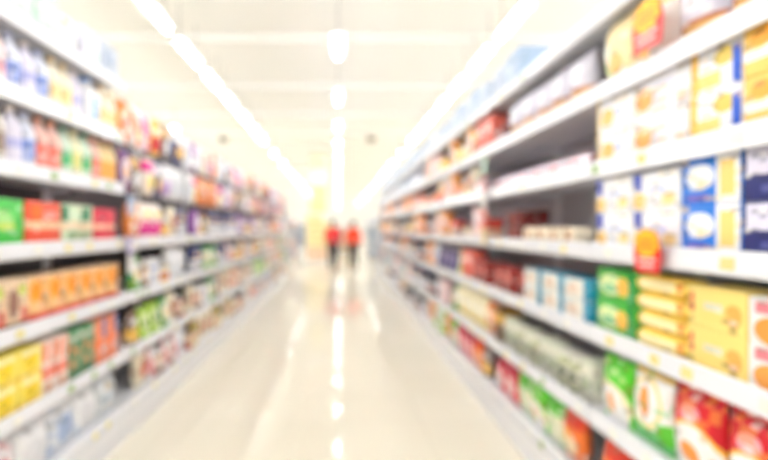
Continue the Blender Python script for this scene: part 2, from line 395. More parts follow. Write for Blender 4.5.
proto('wr_box', 'box', 'tea_box', 'tea box', 'white and orange tea box', (.108, .12, .265), (243, 228, 222), [('r', .05, .6, .35, .95, (244, 120, 50)), ('r', .66, .55, .95, .95, (240, 130, 90)), ('b', .28, .5, (236, 130, 110)), ('e', .5, .12, .3, .08, (210, 150, 110))])
proto('gb_box', 'box', 'tea_box', 'tea box', 'green and brown tea box', (.135, .12, .265), (70, 140, 96), [('b', .78, .88, (190, 200, 180)), ('e', .3, .6, .22, .1, (196, 140, 90)), ('e', .75, .5, .2, .1, (190, 150, 100)), ('e', .35, .3, .22, .1, (200, 150, 110)), ('b', .1, .18, (50, 110, 80))])
proto('ob_box', 'box', 'tea_box', 'tea box', 'orange and blue tea box', (.15, .12, .265), (240, 146, 110), [('r', .6, .55, 1.1, 1.1, (110, 120, 170)), ('e', .3, .4, .26, .14, (248, 120, 50)), ('r', .5, .2, .9, .4, (214, 190, 200))])
for i, (k, lk, c, ly) in enumerate([
    ('w_a', 'white and blue washing bag', (226, 230, 240), [('e', .5, .5, .3, .3, (160, 180, 216)), ('b', .86, 1.0, (243, 243, 246))]),
    ('w_b', 'white washing bag', (240, 240, 244), [('e', .4, .5, .3, .25, (220, 220, 226)), ('d', .2, .4, (214, 222, 236))]),
    ('w_c', 'white and red washing bag', (240, 232, 234), [('e', .5, .45, .3, .3, (226, 120, 130))]),
    ('w_d', 'pale grey washing bag', (220, 224, 228), [('r', .1, .4, .9, .6, (176, 190, 204)), ('e', .5, .78, .2, .1, (200, 190, 170))])]):
    proto(k, 'bag', 'detergent_bag', 'detergent bag', lk, (.24, .1, .235), c, ly, parts=True)
for k, lk, c, ly, cp in [
    ('d_r', 'white and red drink bottle', (243, 228, 228), [('b', .2, .5, (214, 90, 96))], (226, 190, 180)),
    ('d_b', 'white and blue drink bottle', (226, 230, 246), [('b', .15, .5, (130, 150, 216))], (200, 206, 236)),
    ('d_l', 'lilac drink bottle', (226, 222, 240), [('b', .3, .46, (180, 180, 226))], (240, 226, 220)),
    ('d_c', 'cream drink bottle', (246, 236, 214), [('b', .2, .48, (250, 222, 160))], (243, 214, 160)),
    ('d_p', 'pink drink bottle', (244, 222, 222), [('b', .2, .4, (230, 170, 180))], (214, 130, 120)),
    ('d_w', 'brown-labelled drink bottle', (236, 230, 222), [('b', .18, .5, (150, 130, 120))], (210, 190, 170)),
    ('d_y', 'pale yellow drink bottle', (244, 240, 206), [('b', .2, .5, (232, 226, 150))], (226, 226, 170)),
    ('d_g', 'pale green drink bottle', (222, 238, 222), [('b', .2, .5, (96, 190, 130))], (70, 150, 110)),
    ('d_o', 'orange drink bottle', (246, 222, 170), [('b', .1, .52, (240, 180, 90))], (214, 140, 60)),
    ('d_k', 'salmon drink bottle', (243, 200, 190), [('b', .1, .5, (238, 130, 116))], (240, 160, 120))]:
    proto(k, 'bottle', 'drink_bottle', 'bottle', lk, (.098, .098, .262), c, ly, cap=cp)
proto('jug', 'jug', 'milk_jug', 'jug', 'white jug with blue front', (.15, .12, .27), (243, 243, 248), [('r', .3, .1, .7, .6, (120, 176, 232))], cap=(120, 170, 230))
proto('pl1', 'bag', 'paper_pack', 'paper pack', 'pale pink paper pack', (.2, .14, .22), (246, 230, 230), [('e', .5, .5, .3, .25, (240, 200, 200))])
proto('pl2', 'box', 'carton', 'carton', 'mint green carton', (.2, .16, .23), (196, 222, 208), [('r', .2, .3, .8, .7, (228, 240, 232))])
proto('pl3', 'bag', 'paper_pack', 'paper pack', 'white and orange paper pack', (.22, .14, .22), (246, 243, 240), [('e', .3, .65, .12, .12, (246, 196, 130))])
proto('pl4', 'box', 'carton', 'carton', 'pale lilac carton', (.2, .16, .2), (226, 224, 240), [('e', .5, .5, .3, .3, (240, 240, 246)), ('r', .7, .2, .9, .5, (190, 216, 196))])
proto('pl5', 'box', 'carton', 'carton', 'plain white carton', (.24, .2, .2), (184, 194, 210), [('r', .2, .4, .6, .7, (150, 170, 200))])
proto('pl6', 'box', 'carton', 'carton', 'pale blue carton', (.26, .2, .22), (160, 180, 206), [('r', .2, .4, .7, .6, (200, 210, 224))])

# -- the mixed packs of the far bays
def gen(k, shape, name, cat, look, size, base, second, third, cap=(240, 240, 240)):
    r = random.Random(k)
    L = r.choice([
        [('b', .62, .9, second), ('e', .5, .34, .3, .2, third)],
        [('e', .5, .5, .36, .3, second), ('e', .42, .45, .16, .14, third)],
        [('b', .1, .5, second), ('r', .2, .6, .8, .76, third)],
        [('d', .5, .95, second), ('e', .6, .3, .22, .16, third)]])
    proto(k, shape, name, cat, look, size, base, L, cap=cap)
SB, SP = ('snack_bag', 'snack bag'), ('snack_pouch', 'snack pouch')
G = [
 ('x1', 'bag', *SB, 'white and pink bag', (.2, .1, .27), (246, 226, 234), (226, 90, 150), (250, 220, 120)),
 ('x2', 'bag', *SB, 'purple and white bag', (.19, .1, .26), (150, 90, 170), W, (246, 220, 240)),
 ('x3', 'bag', *SB, 'orange and cream bag', (.2, .1, .25), (240, 140, 60), CR, (206, 60, 50)),
 ('x4', 'bag', *SB, 'plain white bag', (.21, .12, .27), W, (226, 230, 240), (206, 214, 226)),
 ('x5', 'bag', *SB, 'navy and white bag', (.19, .1, .25), (44, 56, 120), W, (246, 196, 80)),
 ('x6', 'bag', *SB, 'cream and brown bag', (.2, .1, .26), CR, (170, 110, 70), (206, 60, 60)),
 ('x7', 'bag', *SB, 'magenta and cream bag', (.21, .1, .27), (250, 236, 226), MAG, (250, 226, 120)),
 ('x8', 'pouch', *SP, 'yellow and red pouch', (.18, .09, .24), (248, 206, 80), RED, W),
 ('x9', 'pouch', *SP, 'lime and white pouch', (.2, .1, .23), LIME, (236, 240, 200), (60, 130, 50)),
 ('x10', 'pouch', *SP, 'pale blue pouch', (.19, .09, .25), (190, 214, 240), W, (240, 160, 60)),
 ('x11', 'pouch', *SP, 'brown and gold pouch', (.18, .09, .22), (110, 74, 56), (232, 186, 90), W),
 ('x12', 'pouch', *SP, 'green and white pouch', (.19, .09, .24), (56, 150, 76), W, (250, 220, 90)),
 ('x13', 'jar', 'sauce_jar', 'jar', 'white jar', (.11, .11, .2), (243, 243, 246), (222, 222, 230), (150, 160, 200), (246, 246, 248)),
 ('x14', 'jar', 'sauce_jar', 'jar', 'brown jar with white lid', (.11, .11, .19), (120, 76, 60), (236, 200, 170), W, (246, 244, 244)),
 ('x15', 'jar', 'sauce_jar', 'jar', 'red jar with dark lid', (.105, .105, .18), (196, 60, 50), (246, 226, 190), (60, 120, 60), (60, 44, 44)),
 ('x16', 'bottle', 'drink_bottle', 'bottle', 'white bottle with pink cap', (.1, .1, .26), (244, 240, 240), (236, 170, 180), (200, 60, 90), (236, 170, 180)),
 ('x17', 'bottle', 'drink_bottle', 'bottle', 'amber bottle with green cap', (.09, .09, .26), (214, 160, 70), (250, 240, 214), (60, 130, 60), (60, 140, 80)),
 ('x18', 'bottle', 'drink_bottle', 'bottle', 'dark bottle with gold label', (.09, .09, .26), (70, 44, 44), (226, 190, 100), W, (200, 60, 50)),
 ('x19', 'can', 'food_can', 'can', 'silver and red can', (.095, .095, .12), (222, 222, 226), RED, W, (200, 202, 206)),
 ('x20', 'can', 'food_can', 'can', 'yellow food can', (.1, .1, .13), (246, 210, 100), W, (206, 70, 50), (206, 206, 210)),
 ('x21', 'cup', 'snack_cup', 'cup', 'orange snack cup', (.12, .12, .13), (244, 156, 70), W, (206, 50, 50), W),
 ('x22', 'cup', 'snack_cup', 'cup', 'white snack cup', (.12, .12, .13), W, (230, 110, 90), (250, 220, 150), (243, 226, 200)),
 ('x23', 'box', 'cereal_box', 'cereal box', 'white and salmon box', (.18, .08, .26), (244, 240, 238), SAL, (250, 220, 160)),
 ('x24', 'box', 'cereal_box', 'cereal box', 'orange and white box', (.19, .08, .26), (240, 160, 80), W, (206, 60, 50)),
 ('x25', 'box', 'cereal_box', 'cereal box', 'navy and silver box', (.18, .08, .25), (50, 60, 116), (220, 224, 236), (246, 190, 90)),
 ('x26', 'box', 'cereal_box', 'cereal box', 'pale pink box', (.2, .08, .24), (246, 214, 214), W, (226, 90, 110)),
 ('x27', 'box', 'cracker_box', 'cracker box', 'green and cream box', (.22, .12, .14), (120, 180, 110), CR, (246, 200, 90)),
 ('x28', 'box', 'cracker_box', 'cracker box', 'white and grey box', (.24, .12, .15), (243, 243, 247), (206, 210, 222), (160, 176, 210)),
 ('x29', 'box', 'cracker_box', 'cracker box', 'tomato red box', (.22, .12, .15), (222, 70, 54), (250, 214, 180), W),
 ('x30', 'box', 'cracker_box', 'cracker box', 'golden yellow box', (.22, .12, .14), (246, 204, 96), (250, 236, 190), (206, 110, 60)),
 ('x31', 'box', 'cracker_box', 'cracker box', 'black and white box', (.2, .12, .15), (50, 48, 54), (236, 236, 240), (220, 80, 70)),
 ('x32', 'box', 'cracker_box', 'cracker box', 'teal and white box', (.22, .12, .15), (80, 170, 180), W, (250, 226, 150)),
]
for g in G: gen(*g)

# ------------------------------------------------------------------ shelving
def rail_mesh():
    bm = bmesh.new(); w = BW-.012
    prof = [(0.004, -.058), (0, -.052), (.003, .010), (.007, .016), (.012, .016), (.013, -.058)]
    a = [bm.verts.new((-w/2, y, z)) for y, z in prof]; b = [bm.verts.new((w/2, y, z)) for y, z in prof]
    n = len(prof)
    for i in range(n): bm.faces.new([a[i], a[(i+1) % n], b[(i+1) % n], b[i]])
    bm.faces.new(a); bm.faces.new(b[::-1]); bmesh.ops.recalc_face_normals(bm, faces=bm.faces[:])
    return mesh_of(bm)
def shelf_mesh():
    bm = bmesh.new(); bm_box(bm, (0, .255, -.014), (BW-.012, .482, .028), .003)
    for s in (-1, 1):                                   # cantilever brackets under the board
        bm_box(bm, (s*(BW/2-.02), .42, -.045), (.006, .14, .036))
    return mesh_of(bm)
def label_mesh(w, h):
    bm = bmesh.new(); bm_box(bm, (0, 0, 0), (w, .002, h), 0); return mesh_of(bm)
def guard_mesh():
    bm = bmesh.new(); w = BW-.03
    for z in (.022, .055, .088, .12): bm_rod(bm, (-w/2, .02, z), (w/2, .02, z), .0022, 6)
    n = 16
    for i in range(n+1):
        x = -w/2+w*i/n; bm_rod(bm, (x, .02, .0), (x, .02, .122), .0022, 6)
    return mesh_of(bm)
def clear_mesh():
    bm = bmesh.new(); bm_box(bm, (0, .0165, .035), (BW-.03, .003, .055), 0); return mesh_of(bm)
def upright_mesh(h):
    bm = bmesh.new(); bm_box(bm, (0, .52, h/2), (.04, .036, h), .002)
    z = .12
    while z < h-.05:
        bm_box(bm, (0, .5015, z), (.006, .002, .03)); z += .1
    return mesh_of(bm)
RAILM, SHELFM, GUARDM, CLEARM = rail_mesh(), shelf_mesh(), guard_mesh(), clear_mesh()
LM = {k: label_mesh(.052, .036) for k in 'wyrg'}
for k, m in zip('wyrg', (LABW, LABY, LABR, LABG)): LM[k].materials.append(m)
RAILM.materials.append(RAIL); SHELFM.materials.append(WHITE); GUARDM.materials.append(STEEL); CLEARM.materials.append(CLEAR)
def plain(name, me, parent, loc=(0, 0, 0), rx=0):
    o = bpy.data.objects.new(name, me); COL.objects.link(o); o.parent = parent; o.location = loc; o.rotation_euler = (rx, 0, 0); return o
UPM = {}; BPM = {}
def hook_mesh():
    bm = bmesh.new(); bm_rod(bm, (0, .505, 0), (0, .02, 0), .003, 6); bm_rod(bm, (0, .02, 0), (0, .012, .014), .003, 6)
    bm_box(bm, (0, .503, -.01), (.03, .006, .04)); return mesh_of(bm)
HOOKM = hook_mesh(); HOOKM.materials.append(STEEL)
HOOKZ = [1.93, 2.26]                 # rods of the two hook rows, low to high
HOOKN = 7
def hook_x(i): return -BW/2+.11+(BW-.22)*i/(HOOKN-1)
def bay(side, b, levels, height, guards={}, hooks=False):
    d0, d1 = bay_span(side, b)
    root = empty('shelving_bay', ((XR if side == 'right' else XL), (d0+d1)/2, 0), side_rz(side))
    nth = 'nearest' if b == 0 else ORD[b]
    tag(root, f'white steel supermarket shelving bay, {nth} along the {side} side of the aisle', 'shelving', f'shelving bays along the {side} side of the aisle')
    hk = (side, height)
    if hk not in UPM:
        UPM[hk] = upright_mesh(height); UPM[hk].materials.append(WHITE)
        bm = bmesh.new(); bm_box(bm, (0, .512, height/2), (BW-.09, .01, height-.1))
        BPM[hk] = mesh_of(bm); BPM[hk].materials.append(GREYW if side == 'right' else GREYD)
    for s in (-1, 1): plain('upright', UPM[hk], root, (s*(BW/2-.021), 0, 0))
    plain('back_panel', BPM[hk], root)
    if 'kick' not in UPM:
        bm = bmesh.new(); bm_box(bm, (0, .03, .09), (BW-.008, .02, .18), .003); UPM['kick'] = mesh_of(bm); UPM['kick'].materials.append(WHITE)
    plain('kick_plate', UPM['kick'], root)
    for lv in levels:
        sh = plain('shelf', SHELFM, root, (0, 0, LV[lv]))
        plain('price_rail', RAILM, sh)
        n = 5 if b < 2 else 4 if b < 4 else 3
        for i in range(n):
            x = -BW/2+BW*(i+.5)/n+R.uniform(-.1, .1)
            plain('price_label', LM[R.choice('wwwwyg' if side == 'right' else 'wwyyg')], sh, (x, -.0005, -.022), -.05)
        g = guards.get(lv)
        if g == 'wire': plain('wire_guard', GUARDM, sh)
        if g == 'clear': plain('clear_guard', CLEARM, sh)
    for z in HOOKZ if hooks else ():
        for i in range(HOOKN): plain('display_hook', HOOKM, root, (hook_x(i), 0, z))
    return root
for b in range(NRB):
    bay('right', b, range(7), 2.45, {1: {1: 'wire', 4: 'clear'}, 2: {4: 'clear'}}.get(b, {}))
for b in range(NLB):
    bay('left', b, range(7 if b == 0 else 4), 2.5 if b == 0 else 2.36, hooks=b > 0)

# ------------------------------------------------------------------ packs: right, nearest bay (rows run from the far end to the near end)
E = RB0+BW-.01
row('right', 0, 5, E-.01, [('og', 1), ('tw', 1), ('lw', 1), ('lw', 1), ('tw', 1)])
row('right', 0, 4, E, [('wo1', 2), ('wo2', 2), ('wy1', 2), ('wy2', 2), ('wo1', 2)])
row('right', 0, 3, E, [('nc', 2), ('nc', 2), ('bw', 2), ('nw', 2), ('nw', 2), ('nw', 2)])
row('right', 0, 2, E, [('gp', 2), ('yf', 4), ('yb', 2), ('ck', 2), ('ck', 2), ('ck', 2)])
row('right', 0, 1, E-.005, [('gb', 1), ('wb', 1), ('rb', 1), ('rb', 1), ('rb', 1), ('rb', 1)])
row('right', 0, 0, E-.005, [('ob', 1), ('ob', 1), ('pb', 1), ('ob', 1), ('gw', 1), ('pb', 1)])
# second bay
E = RB0+2*BW-.02
row('right', 1, 6, E, [('pl5', 1), ('pl6', 1)])
row('right', 1, 5, E, [('mb', 1), ('lw', 1), ('lw', 1), ('lw', 1), ('lw', 1), ('lw', 1), ('lw', 1)])
row('right', 1, 4, E, [('lt', 1, .03)]*6)
row('right', 1, 3, E, [('mb', 2, .12), ('mb', 1, .14), ('bp', 1), ('bp', 1), ('bp', 1), ('bp', 1), ('ys', 1)])
row('right', 1, 2, E, [('dr', 1), ('dr', 1), ('dr', 1, .06), ('tb', 2), ('tb', 2), ('tb', 2)])
row('right', 1, 1, E, [('bx', 1), ('cj', 1, .04), ('cj', 1, .04), ('cg', 1, .04), ('cj', 1, .04), ('cg', 1, .04), ('cj', 1, .04), ('cj', 1, .04), ('cg', 1, .04), ('cg', 1, .04), ('cj', 1, .04)])
row('right', 1, 0, E, [('pb', 1), ('pb', 1), ('gw', 1), ('gb', 1), ('gw', 1), ('ob', 1), ('ob', 1)])
# third bay
E = RB0+3*BW-.02
row('right', 2, 6, E, [('pl5', 1), ('pl6', 1), ('pl5', 1), ('pl6', 1), ('pl5', 1)])
row('right', 2, 5, E, [('x24', 1), ('x30', 1), ('x27', 1), ('x24', 1), ('bx', 1), ('sb', 1), ('sb', 1)])
row('right', 2, 4, E, [('x24', 1), ('x21', 1), ('x21', 1), ('x11', 1), ('x6', 1), ('x22', 1), ('lt', 1), ('lt', 1)])
row('right', 2, 3, E, [('x29', 1), ('mb', 1), ('bp', 1), ('bp', 1), ('x26', 1), ('x29', 1), ('bp', 1)])
row('right', 2, 2, E, [('dp', 1), ('lg', 1), ('sb', 1), ('sb', 1), ('dr', 1), ('dr', 1)])
row('right', 2, 1, E, [('x12', 1), ('cy', 1), ('cy', 1), ('cy', 1), ('cy', 1), ('x3', 1)])
row('right', 2, 0, E, [('gw', 1), ('pb', 1), ('pb', 1), ('pb', 1), ('ob', 1), ('x11', 1)])

PAL_R = {6: ['pl5', 'pl6', 'pl4', 'pl5'], 5: ['x24', 'x26', 'x23', 'pl4', 'x30'], 4: ['x21', 'x22', 'x29', 'x8', 'x23', 'x28'],
         3: ['mg', 'x29', 'x24', 'x11', 'x31', 'x23', 'x28'], 2: ['dp', 'x4', 'x28', 'x25', 'x24', 'x23', 'x18'],
         1: ['x10', 'x32', 'x4', 'x5', 'x26', 'x28', 'x31'], 0: ['x6', 'x26', 'x4', 'x23', 'x9', 'x3', 'x28']}
PAL_RF = {6: ['pl5', 'pl6'], 5: ['pl4', 'x28', 'x4', 'pl5'], 4: ['x24', 'x3', 'x31', 'x28', 'x5', 'x29'], 3: ['x24', 'x31', 'x11', 'x28', 'x3', 'x18'],
         2: ['x31', 'x25', 'x4', 'x28', 'x18', 'x24'], 1: ['x5', 'x4', 'x32', 'x31', 'x28', 'x26'], 0: ['x31', 'x4', 'x28', 'x9', 'x6', 'x5']}
PAL_L = {5: ['x4', 'x1', 'x2', 'x16', 'x10', 'x26', 'x3', 'x13'], 4: ['x4', 'x1', 'x8', 'x7', 'x13', 'x2', 'x23', 'x5'],
         3: ['x10', 'x3', 'x7', 'x6', 'x4', 'x5', 'x2', 'x11', 'x18'], 2: ['x13', 'x14', 'x20', 'x11', 'x12', 'x4', 'x18', 'x5', 'x16'],
         1: ['x13', 'x9', 'x6', 'x14', 'x22', 'x3', 'x4', 'x12'], 0: ['x14', 'x16', 'x13', 'x6', 'x15', 'x4', 'x17', 'x22']}
def fill(side, b, lvl, pal, inset, rnd):
    d0, d1 = bay_span(side, b); cur = d1-.03
    while True:
        k = rnd.choice(pal); run = rnd.choice([1, 1, 2, 2, 3])
        w, dp, h = PROTO[k]['size']; gap = (LV[lvl+1] if lvl < 6 else LV[lvl]+.4)-LV[lvl]-.09
        t = 2 if h*2 < gap else 1
        for _ in range(run):
            if cur-w-.01 < d0+.03: return
            for q in range(t): on_shelf(k, side, b, lvl, cur-w/2, q, q*(h+.001), inset+rnd.uniform(0, .02), rnd.uniform(-.05, .05), t)
            cur -= w+.012
for b in range(3, NRB):
    rn = random.Random(100+b)
    for lv in range(7): fill('right', b, lv, (PAL_R if b == 3 else PAL_RF)[lv], .03, rn)
# ------------------------------------------------------------------ packs: left, nearest bay
E = LB0+BW-.015
row('left', 0, 6, E, [('pl5', 1), ('pl4', 1), ('pl3', 1), ('pl2', 1), ('pl2', 1), ('pl1', 1)])
row('left', 0, 5, E, [('d_c', 1), ('d_c', 1), ('jug', 1), ('d_l', 1), ('d_c', 1), ('d_c', 1), ('d_b', 1), ('d_l', 1), ('d_b', 1), ('d_p', 1), ('d_b', 1), ('d_r', 1), ('d_p', 1)])
row('left', 0, 4, E, [('d_o', 1), ('d_o', 1), ('d_k', 1), ('d_g', 1), ('d_y', 1), ('d_g', 1), ('d_k', 1), ('d_k', 1), ('d_b', 1), ('d_l', 1), ('d_w', 1), ('d_y', 1), ('d_y', 1)])
row('left', 0, 3, E-.05, [('n_crim', 1), ('n_dark', 1), ('n_red', 1), ('n_green', 1)])
row('left', 0, 2, E, [('o_box', 1)]*6+[('m_box', 1)]*3)
row('left', 0, 1, E, [('ob_box', 1), ('ob_box', 1), ('gb_box', 1), ('gb_box', 1), ('wr_box', 1), ('wr_box', 1), ('y_box', 2), ('y_box', 2), ('y_box', 2)])
row('left', 0, 0, E, [('w_d', 1), ('w_b', 1), ('w_a', 1), ('w_b', 1), ('w_c', 1), ('w_a', 1)])
# second bay on the left: the part of the mixed run that shows largest
E = LB0+2*BW-.02
#row('left', 1, 5, E, [('x16', 1), ('x4', 1), ('x3', 1), ('x2', 1), ('x6', 1), ('x1', 1), ('x8', 1)], None)
#row('left', 1, 4, E, [('x13', 1), ('x4', 1), ('x4', 1), ('x11', 1), ('x13', 1), ('x8', 1), ('x10', 1), ('x8', 1)])
row('left', 1, 3, E, [('x5', 1), ('x6', 1), ('x11', 1), ('x7', 1), ('x7', 1), ('x3', 1), ('x10', 1)])
row('left', 1, 2, E, [('x4', 1), ('x4', 1), ('x20', 1), ('x20', 1), ('x13', 1), ('x13', 1), ('x14', 1), ('x12', 1), ('x12', 1)])
row('left', 1, 1, E, [('x15', 1), ('x14', 1), ('x6', 1), ('x12', 1), ('x9', 1), ('x9', 1), ('x11', 1)])
row('left', 1, 0, E, [('x4', 1), ('x16', 1), ('x14', 1), ('x16', 1), ('x14', 1), ('x14', 1), ('x16', 1), ('x6', 1)])
for b in range(2, NLB):
    rn = random.Random(300+b)
    for lv in range(4): fill('left', b, lv, PAL_L[lv], .016, rn)
HBAGS = [('h'+g[0],)+('bag', 'hanging_snack_bag', 'snack bag', g[4])+((g[5][0]*.92, .075, .28),)+g[6:] for g in G if g[0] in ('x1', 'x2', 'x3', 'x4', 'x5', 'x6', 'x7')]
HBAGS += [('hx12', 'bag', 'hanging_snack_bag', 'snack bag', 'dark brown bag', (.18, .07, .28), (80, 52, 48), (214, 170, 110), W),
          ('hx13', 'bag', 'hanging_snack_bag', 'snack bag', 'deep purple bag', (.18, .07, .28), (96, 48, 120), (236, 220, 240), (240, 180, 80)),
          ('hx14', 'bag', 'hanging_snack_bag', 'snack bag', 'orange and brown bag', (.18, .07, .28), (226, 120, 60), (96, 60, 50), W)]
HBAGS += [('hx8', 'bag', 'hanging_snack_bag', 'snack bag', 'yellow and red bag', (.175, .07, .28), (246, 200, 80), (206, 50, 50), W),
          ('hx9', 'bag', 'hanging_snack_bag', 'snack bag', 'pale blue bag', (.18, .07, .28), (206, 222, 240), W, (240, 160, 60)),
          ('hx10', 'bag', 'hanging_snack_bag', 'snack bag', 'white and orange bag', (.18, .07, .28), W, (240, 150, 90), (250, 226, 150)),
          ('hx11', 'bag', 'hanging_snack_bag', 'snack bag', 'white and lilac bag', (.185, .07, .28), (243, 240, 246), (190, 150, 210), W)]
for g in HBAGS: gen(*g)
HK = [g[0] for g in HBAGS]
for b in range(1, NLB):
    rn = random.Random(700+b); dc = sum(bay_span('left', b))/2
    for q, z in enumerate(HOOKZ):
        prev = None
        for i in range(HOOKN):
            k = prev if prev and rn.random() < .35 else rn.choice(HK+['hx12', 'hx5', 'hx13', 'hx7', 'hx3']); prev = k
            w, dp, h = PROTO[k]['size']; ins = .016+rn.uniform(0, .03)
            put(k, (side_x('left', ins+dp/2), dc+hook_x(i), z-h-.005), side_rz('left')+rn.uniform(-.06, .06), dict(side='left', bay=b, lvl=10+q, d=dc+hook_x(i), tier=0, tiers=1))

# ------------------------------------------------------------------ labels for every pack
def label_packs():
    rows = {}
    for o, p, r in RECS: rows.setdefault((r['side'], r['bay'], r['lvl']), []).append((o, p, r))
    for (side, b, lv), L in rows.items():
        ds = sorted({round(r['d'], 4) for _, _, r in L}, reverse=(b == 0))
        end = 'far' if b == 0 else 'near'
        sh = 'bottom shelf' if lv == 0 else ORD[lv]+' shelf up' if lv < 10 else ('lower', 'upper')[lv-10]+' hook row'
        by = 'nearest' if b == 0 else ORD[b]
        n = {}
        for o, p, r in L: n[p['look']] = n.get(p['look'], 0)+1
        for o, p, r in L:
            i = ds.index(round(r['d'], 4))
            T = {1: [''], 2: ['lower ', 'upper '], 4: ['bottom-tier ', 'second-tier ', 'third-tier ', 'top-tier ']}[r['tiers']][r['tier']]
            pos = f'{ORD[i]} from {end} end' if i else f'at its {end} end'
            o['label'] = f"{T}{p['look']}, {sh}, {by} {side} bay, {pos}"
            if n[p['look']] > 1: o['group'] = f"{p['look']} packs, {sh}, {by} {side} bay"
label_packs()

# ------------------------------------------------------------------ clip strips with hanging packets
def clip_strip(side, d, ztop, n, cols, lab, packlab):
    x = side_x(side, -.012); rz = side_rz(side)
    root = empty('clip_strip', (x, d, ztop), rz); tag(root, lab, 'display strip')
    bm = bmesh.new(); bm_box(bm, (0, 0, -(n*.13)/2), (.03, .002, n*.13), 0); link('strip', mesh_of(bm), WHITE, root)
    bm = bmesh.new(); bm_rod(bm, (0, 0, 0), (0, .012, .004), .004); link('hook', mesh_of(bm), STEEL, root)
    for i in range(n):
        c, word = cols[i % len(cols)]
        m = printed(f'print_packet_{side}_{i}', c, [('e', .5, .45, .3, .22, W), ('b', .75, .9, tuple(int(v*.8) for v in c))])
        o = link('hanging_sweet_packet', me_bag(.1, .02, .12, seed=i), m)
        o.location = (side_x(side, -.026), d, ztop-.13*(i+1)); o.rotation_euler = (0, 0, rz)
        tag(o, f'{word} sweet packet, {ORD[i]} down the {packlab}', 'sweet packet', f'packets hanging on the {packlab}')
clip_strip('right', RB0+2*BW+.05, 1.93, 5, [((190, 226, 200), 'pale green'), ((236, 170, 170), 'pink'), ((240, 236, 230), 'white'), ((226, 110, 90), 'red'), ((240, 210, 150), 'cream')],
           'white hanging strip of sweet packets between second and third right bays', 'strip on the right shelving')
clip_strip('left', LB0+BW+.03, 1.62, 4, [((180, 206, 240), 'pale blue'), ((240, 150, 60), 'orange'), ((196, 186, 226), 'lavender'), ((240, 240, 240), 'white')],
           'white hanging strip of sweet packets between first and second left bays', 'strip on the left shelving')

# ------------------------------------------------------------------ red promotional signs on the right shelves
def extrude_outline(pts, t):
    bm = bmesh.new()
    f = bm.faces.new([bm.verts.new((x, 0, z)) for x, z in pts])
    r = bmesh.ops.extrude_face_region(bm, geom=[f])
    for v in [g for g in r['geom'] if isinstance(g, bmesh.types.BMVert)]: v.co.y += t
    bmesh.ops.recalc_face_normals(bm, faces=bm.faces[:]); return mesh_of(bm)
RSIGN = base_mat('sign_red', (222, 44, 44), .4); YSIGN = base_mat('sign_yellow', (252, 196, 40), .4); PSIGN = base_mat('sign_pale', (246, 206, 200), .4); OSIGN = base_mat('sign_orange', (246, 130, 40), .4)
def promo(d, z, lab, s):
    root = empty('promo_sign', (side_x('right', -.03), d, z), side_rz('right')); tag(root, lab, 'sign', 'red promotional shelf signs')
    k = s/.12
    link('panel', extrude_outline([(-.055*k, -.06*k), (.055*k, -.06*k), (.062*k, .0), (.05*k, .045*k), (.02*k, .062*k), (-.02*k, .062*k), (-.05*k, .045*k), (-.062*k, 0)], .003), RSIGN, root)
    pts = []
    for i in range(48):
        a = 2*PI*i/48; r = .75+.25*abs(math.sin(a*4.5)); pts.append((.057*k*r*math.cos(a), .024*k+.042*k*r*math.sin(a)))
    o = link('burst', extrude_outline(pts, .002), YSIGN, root); o.location.y = -.002
    for q, (w, zz) in enumerate(((.06, .03), (.07, .012))):
        bm = bmesh.new(); bm_box(bm, (0, -.003, zz*k), (w*k, .001, .008*k)); link('printed_line', mesh_of(bm), OSIGN, root)
    for w, zz in ((.085, -.022), (.07, -.04)):
        bm = bmesh.new(); bm_box(bm, (0, -.001, zz*k), (w*k, .001, .009*k)); link('printed_line', mesh_of(bm), PSIGN, root)
    bm = bmesh.new(); bm_box(bm, (0, .014, -.02*k), (.02, .022, .012)); link('clip', mesh_of(bm), WHITE, root)
promo(1.75, 1.318, 'red and yellow promotional sign clipped below the white and blue boxes', .15)
promo(1.75, 2.11, 'red and yellow promotional sign on the upper right shelf above white boxes', .17)

# ------------------------------------------------------------------ room
def struct(name, c, s, m):
    bm = bmesh.new(); bm_box(bm, c, s); return tag(link(name, mesh_of(bm), m), kind='structure')
FLOOR = base_mat('polished_cream_tile', (236, 226, 206), .05, spec=.12, noise=.0)
nt = FLOOR.node_tree; b = nt.nodes['Principled BSDF']
tc = nt.nodes.new('ShaderNodeTexCoord'); br = nt.nodes.new('ShaderNodeTexBrick')
br.offset = 0; br.inputs['Scale'].default_value = 1; br.inputs['Brick Width'].default_value = .6; br.inputs['Row Height'].default_value = .6
br.inputs['Mortar Size'].default_value = .003; br.inputs['Color1'].default_value = lin((245, 238, 222)); br.inputs['Color2'].default_value = lin((242, 235, 218)); br.inputs['Mortar'].default_value = lin((226, 219, 203))
nt.links.new(tc.outputs['Object'], br.inputs['Vector']); nt.links.new(br.outputs['Color'], b.inputs['Base Color'])
WALLM = base_mat('white_wall_paint', (246, 245, 242), .7, noise=.005)
CEILM = base_mat('cream_ceiling_paint', (245, 243, 238), .8, noise=.005)
YF, YB = 62, -4
struct('floor', (0, (YF+YB)/2, -.05), (28, YF-YB, .1), FLOOR)
struct('ceiling', (0, (YF+YB)/2, CEIL+.05), (28, YF-YB, .1), CEILM)
struct('wall_left', (-14.05, (YF+YB)/2, CEIL/2), (.1, YF-YB, CEIL), WALLM)
struct('wall_right', (14.05, (YF+YB)/2, CEIL/2), (.1, YF-YB, CEIL), WALLM)
struct('wall_back', (0, YF+.05, CEIL/2), (28, .1, CEIL), WALLM)
struct('wall_front', (0, YB-.05, CEIL/2), (28, .1, CEIL), WALLM)
n = 0
y = 2.6
while y < 60:
    n += 1; struct(f'trim_{n}', (0, y, CEIL-.06), (27.9, .22, .12), CEILM); y += 2.55

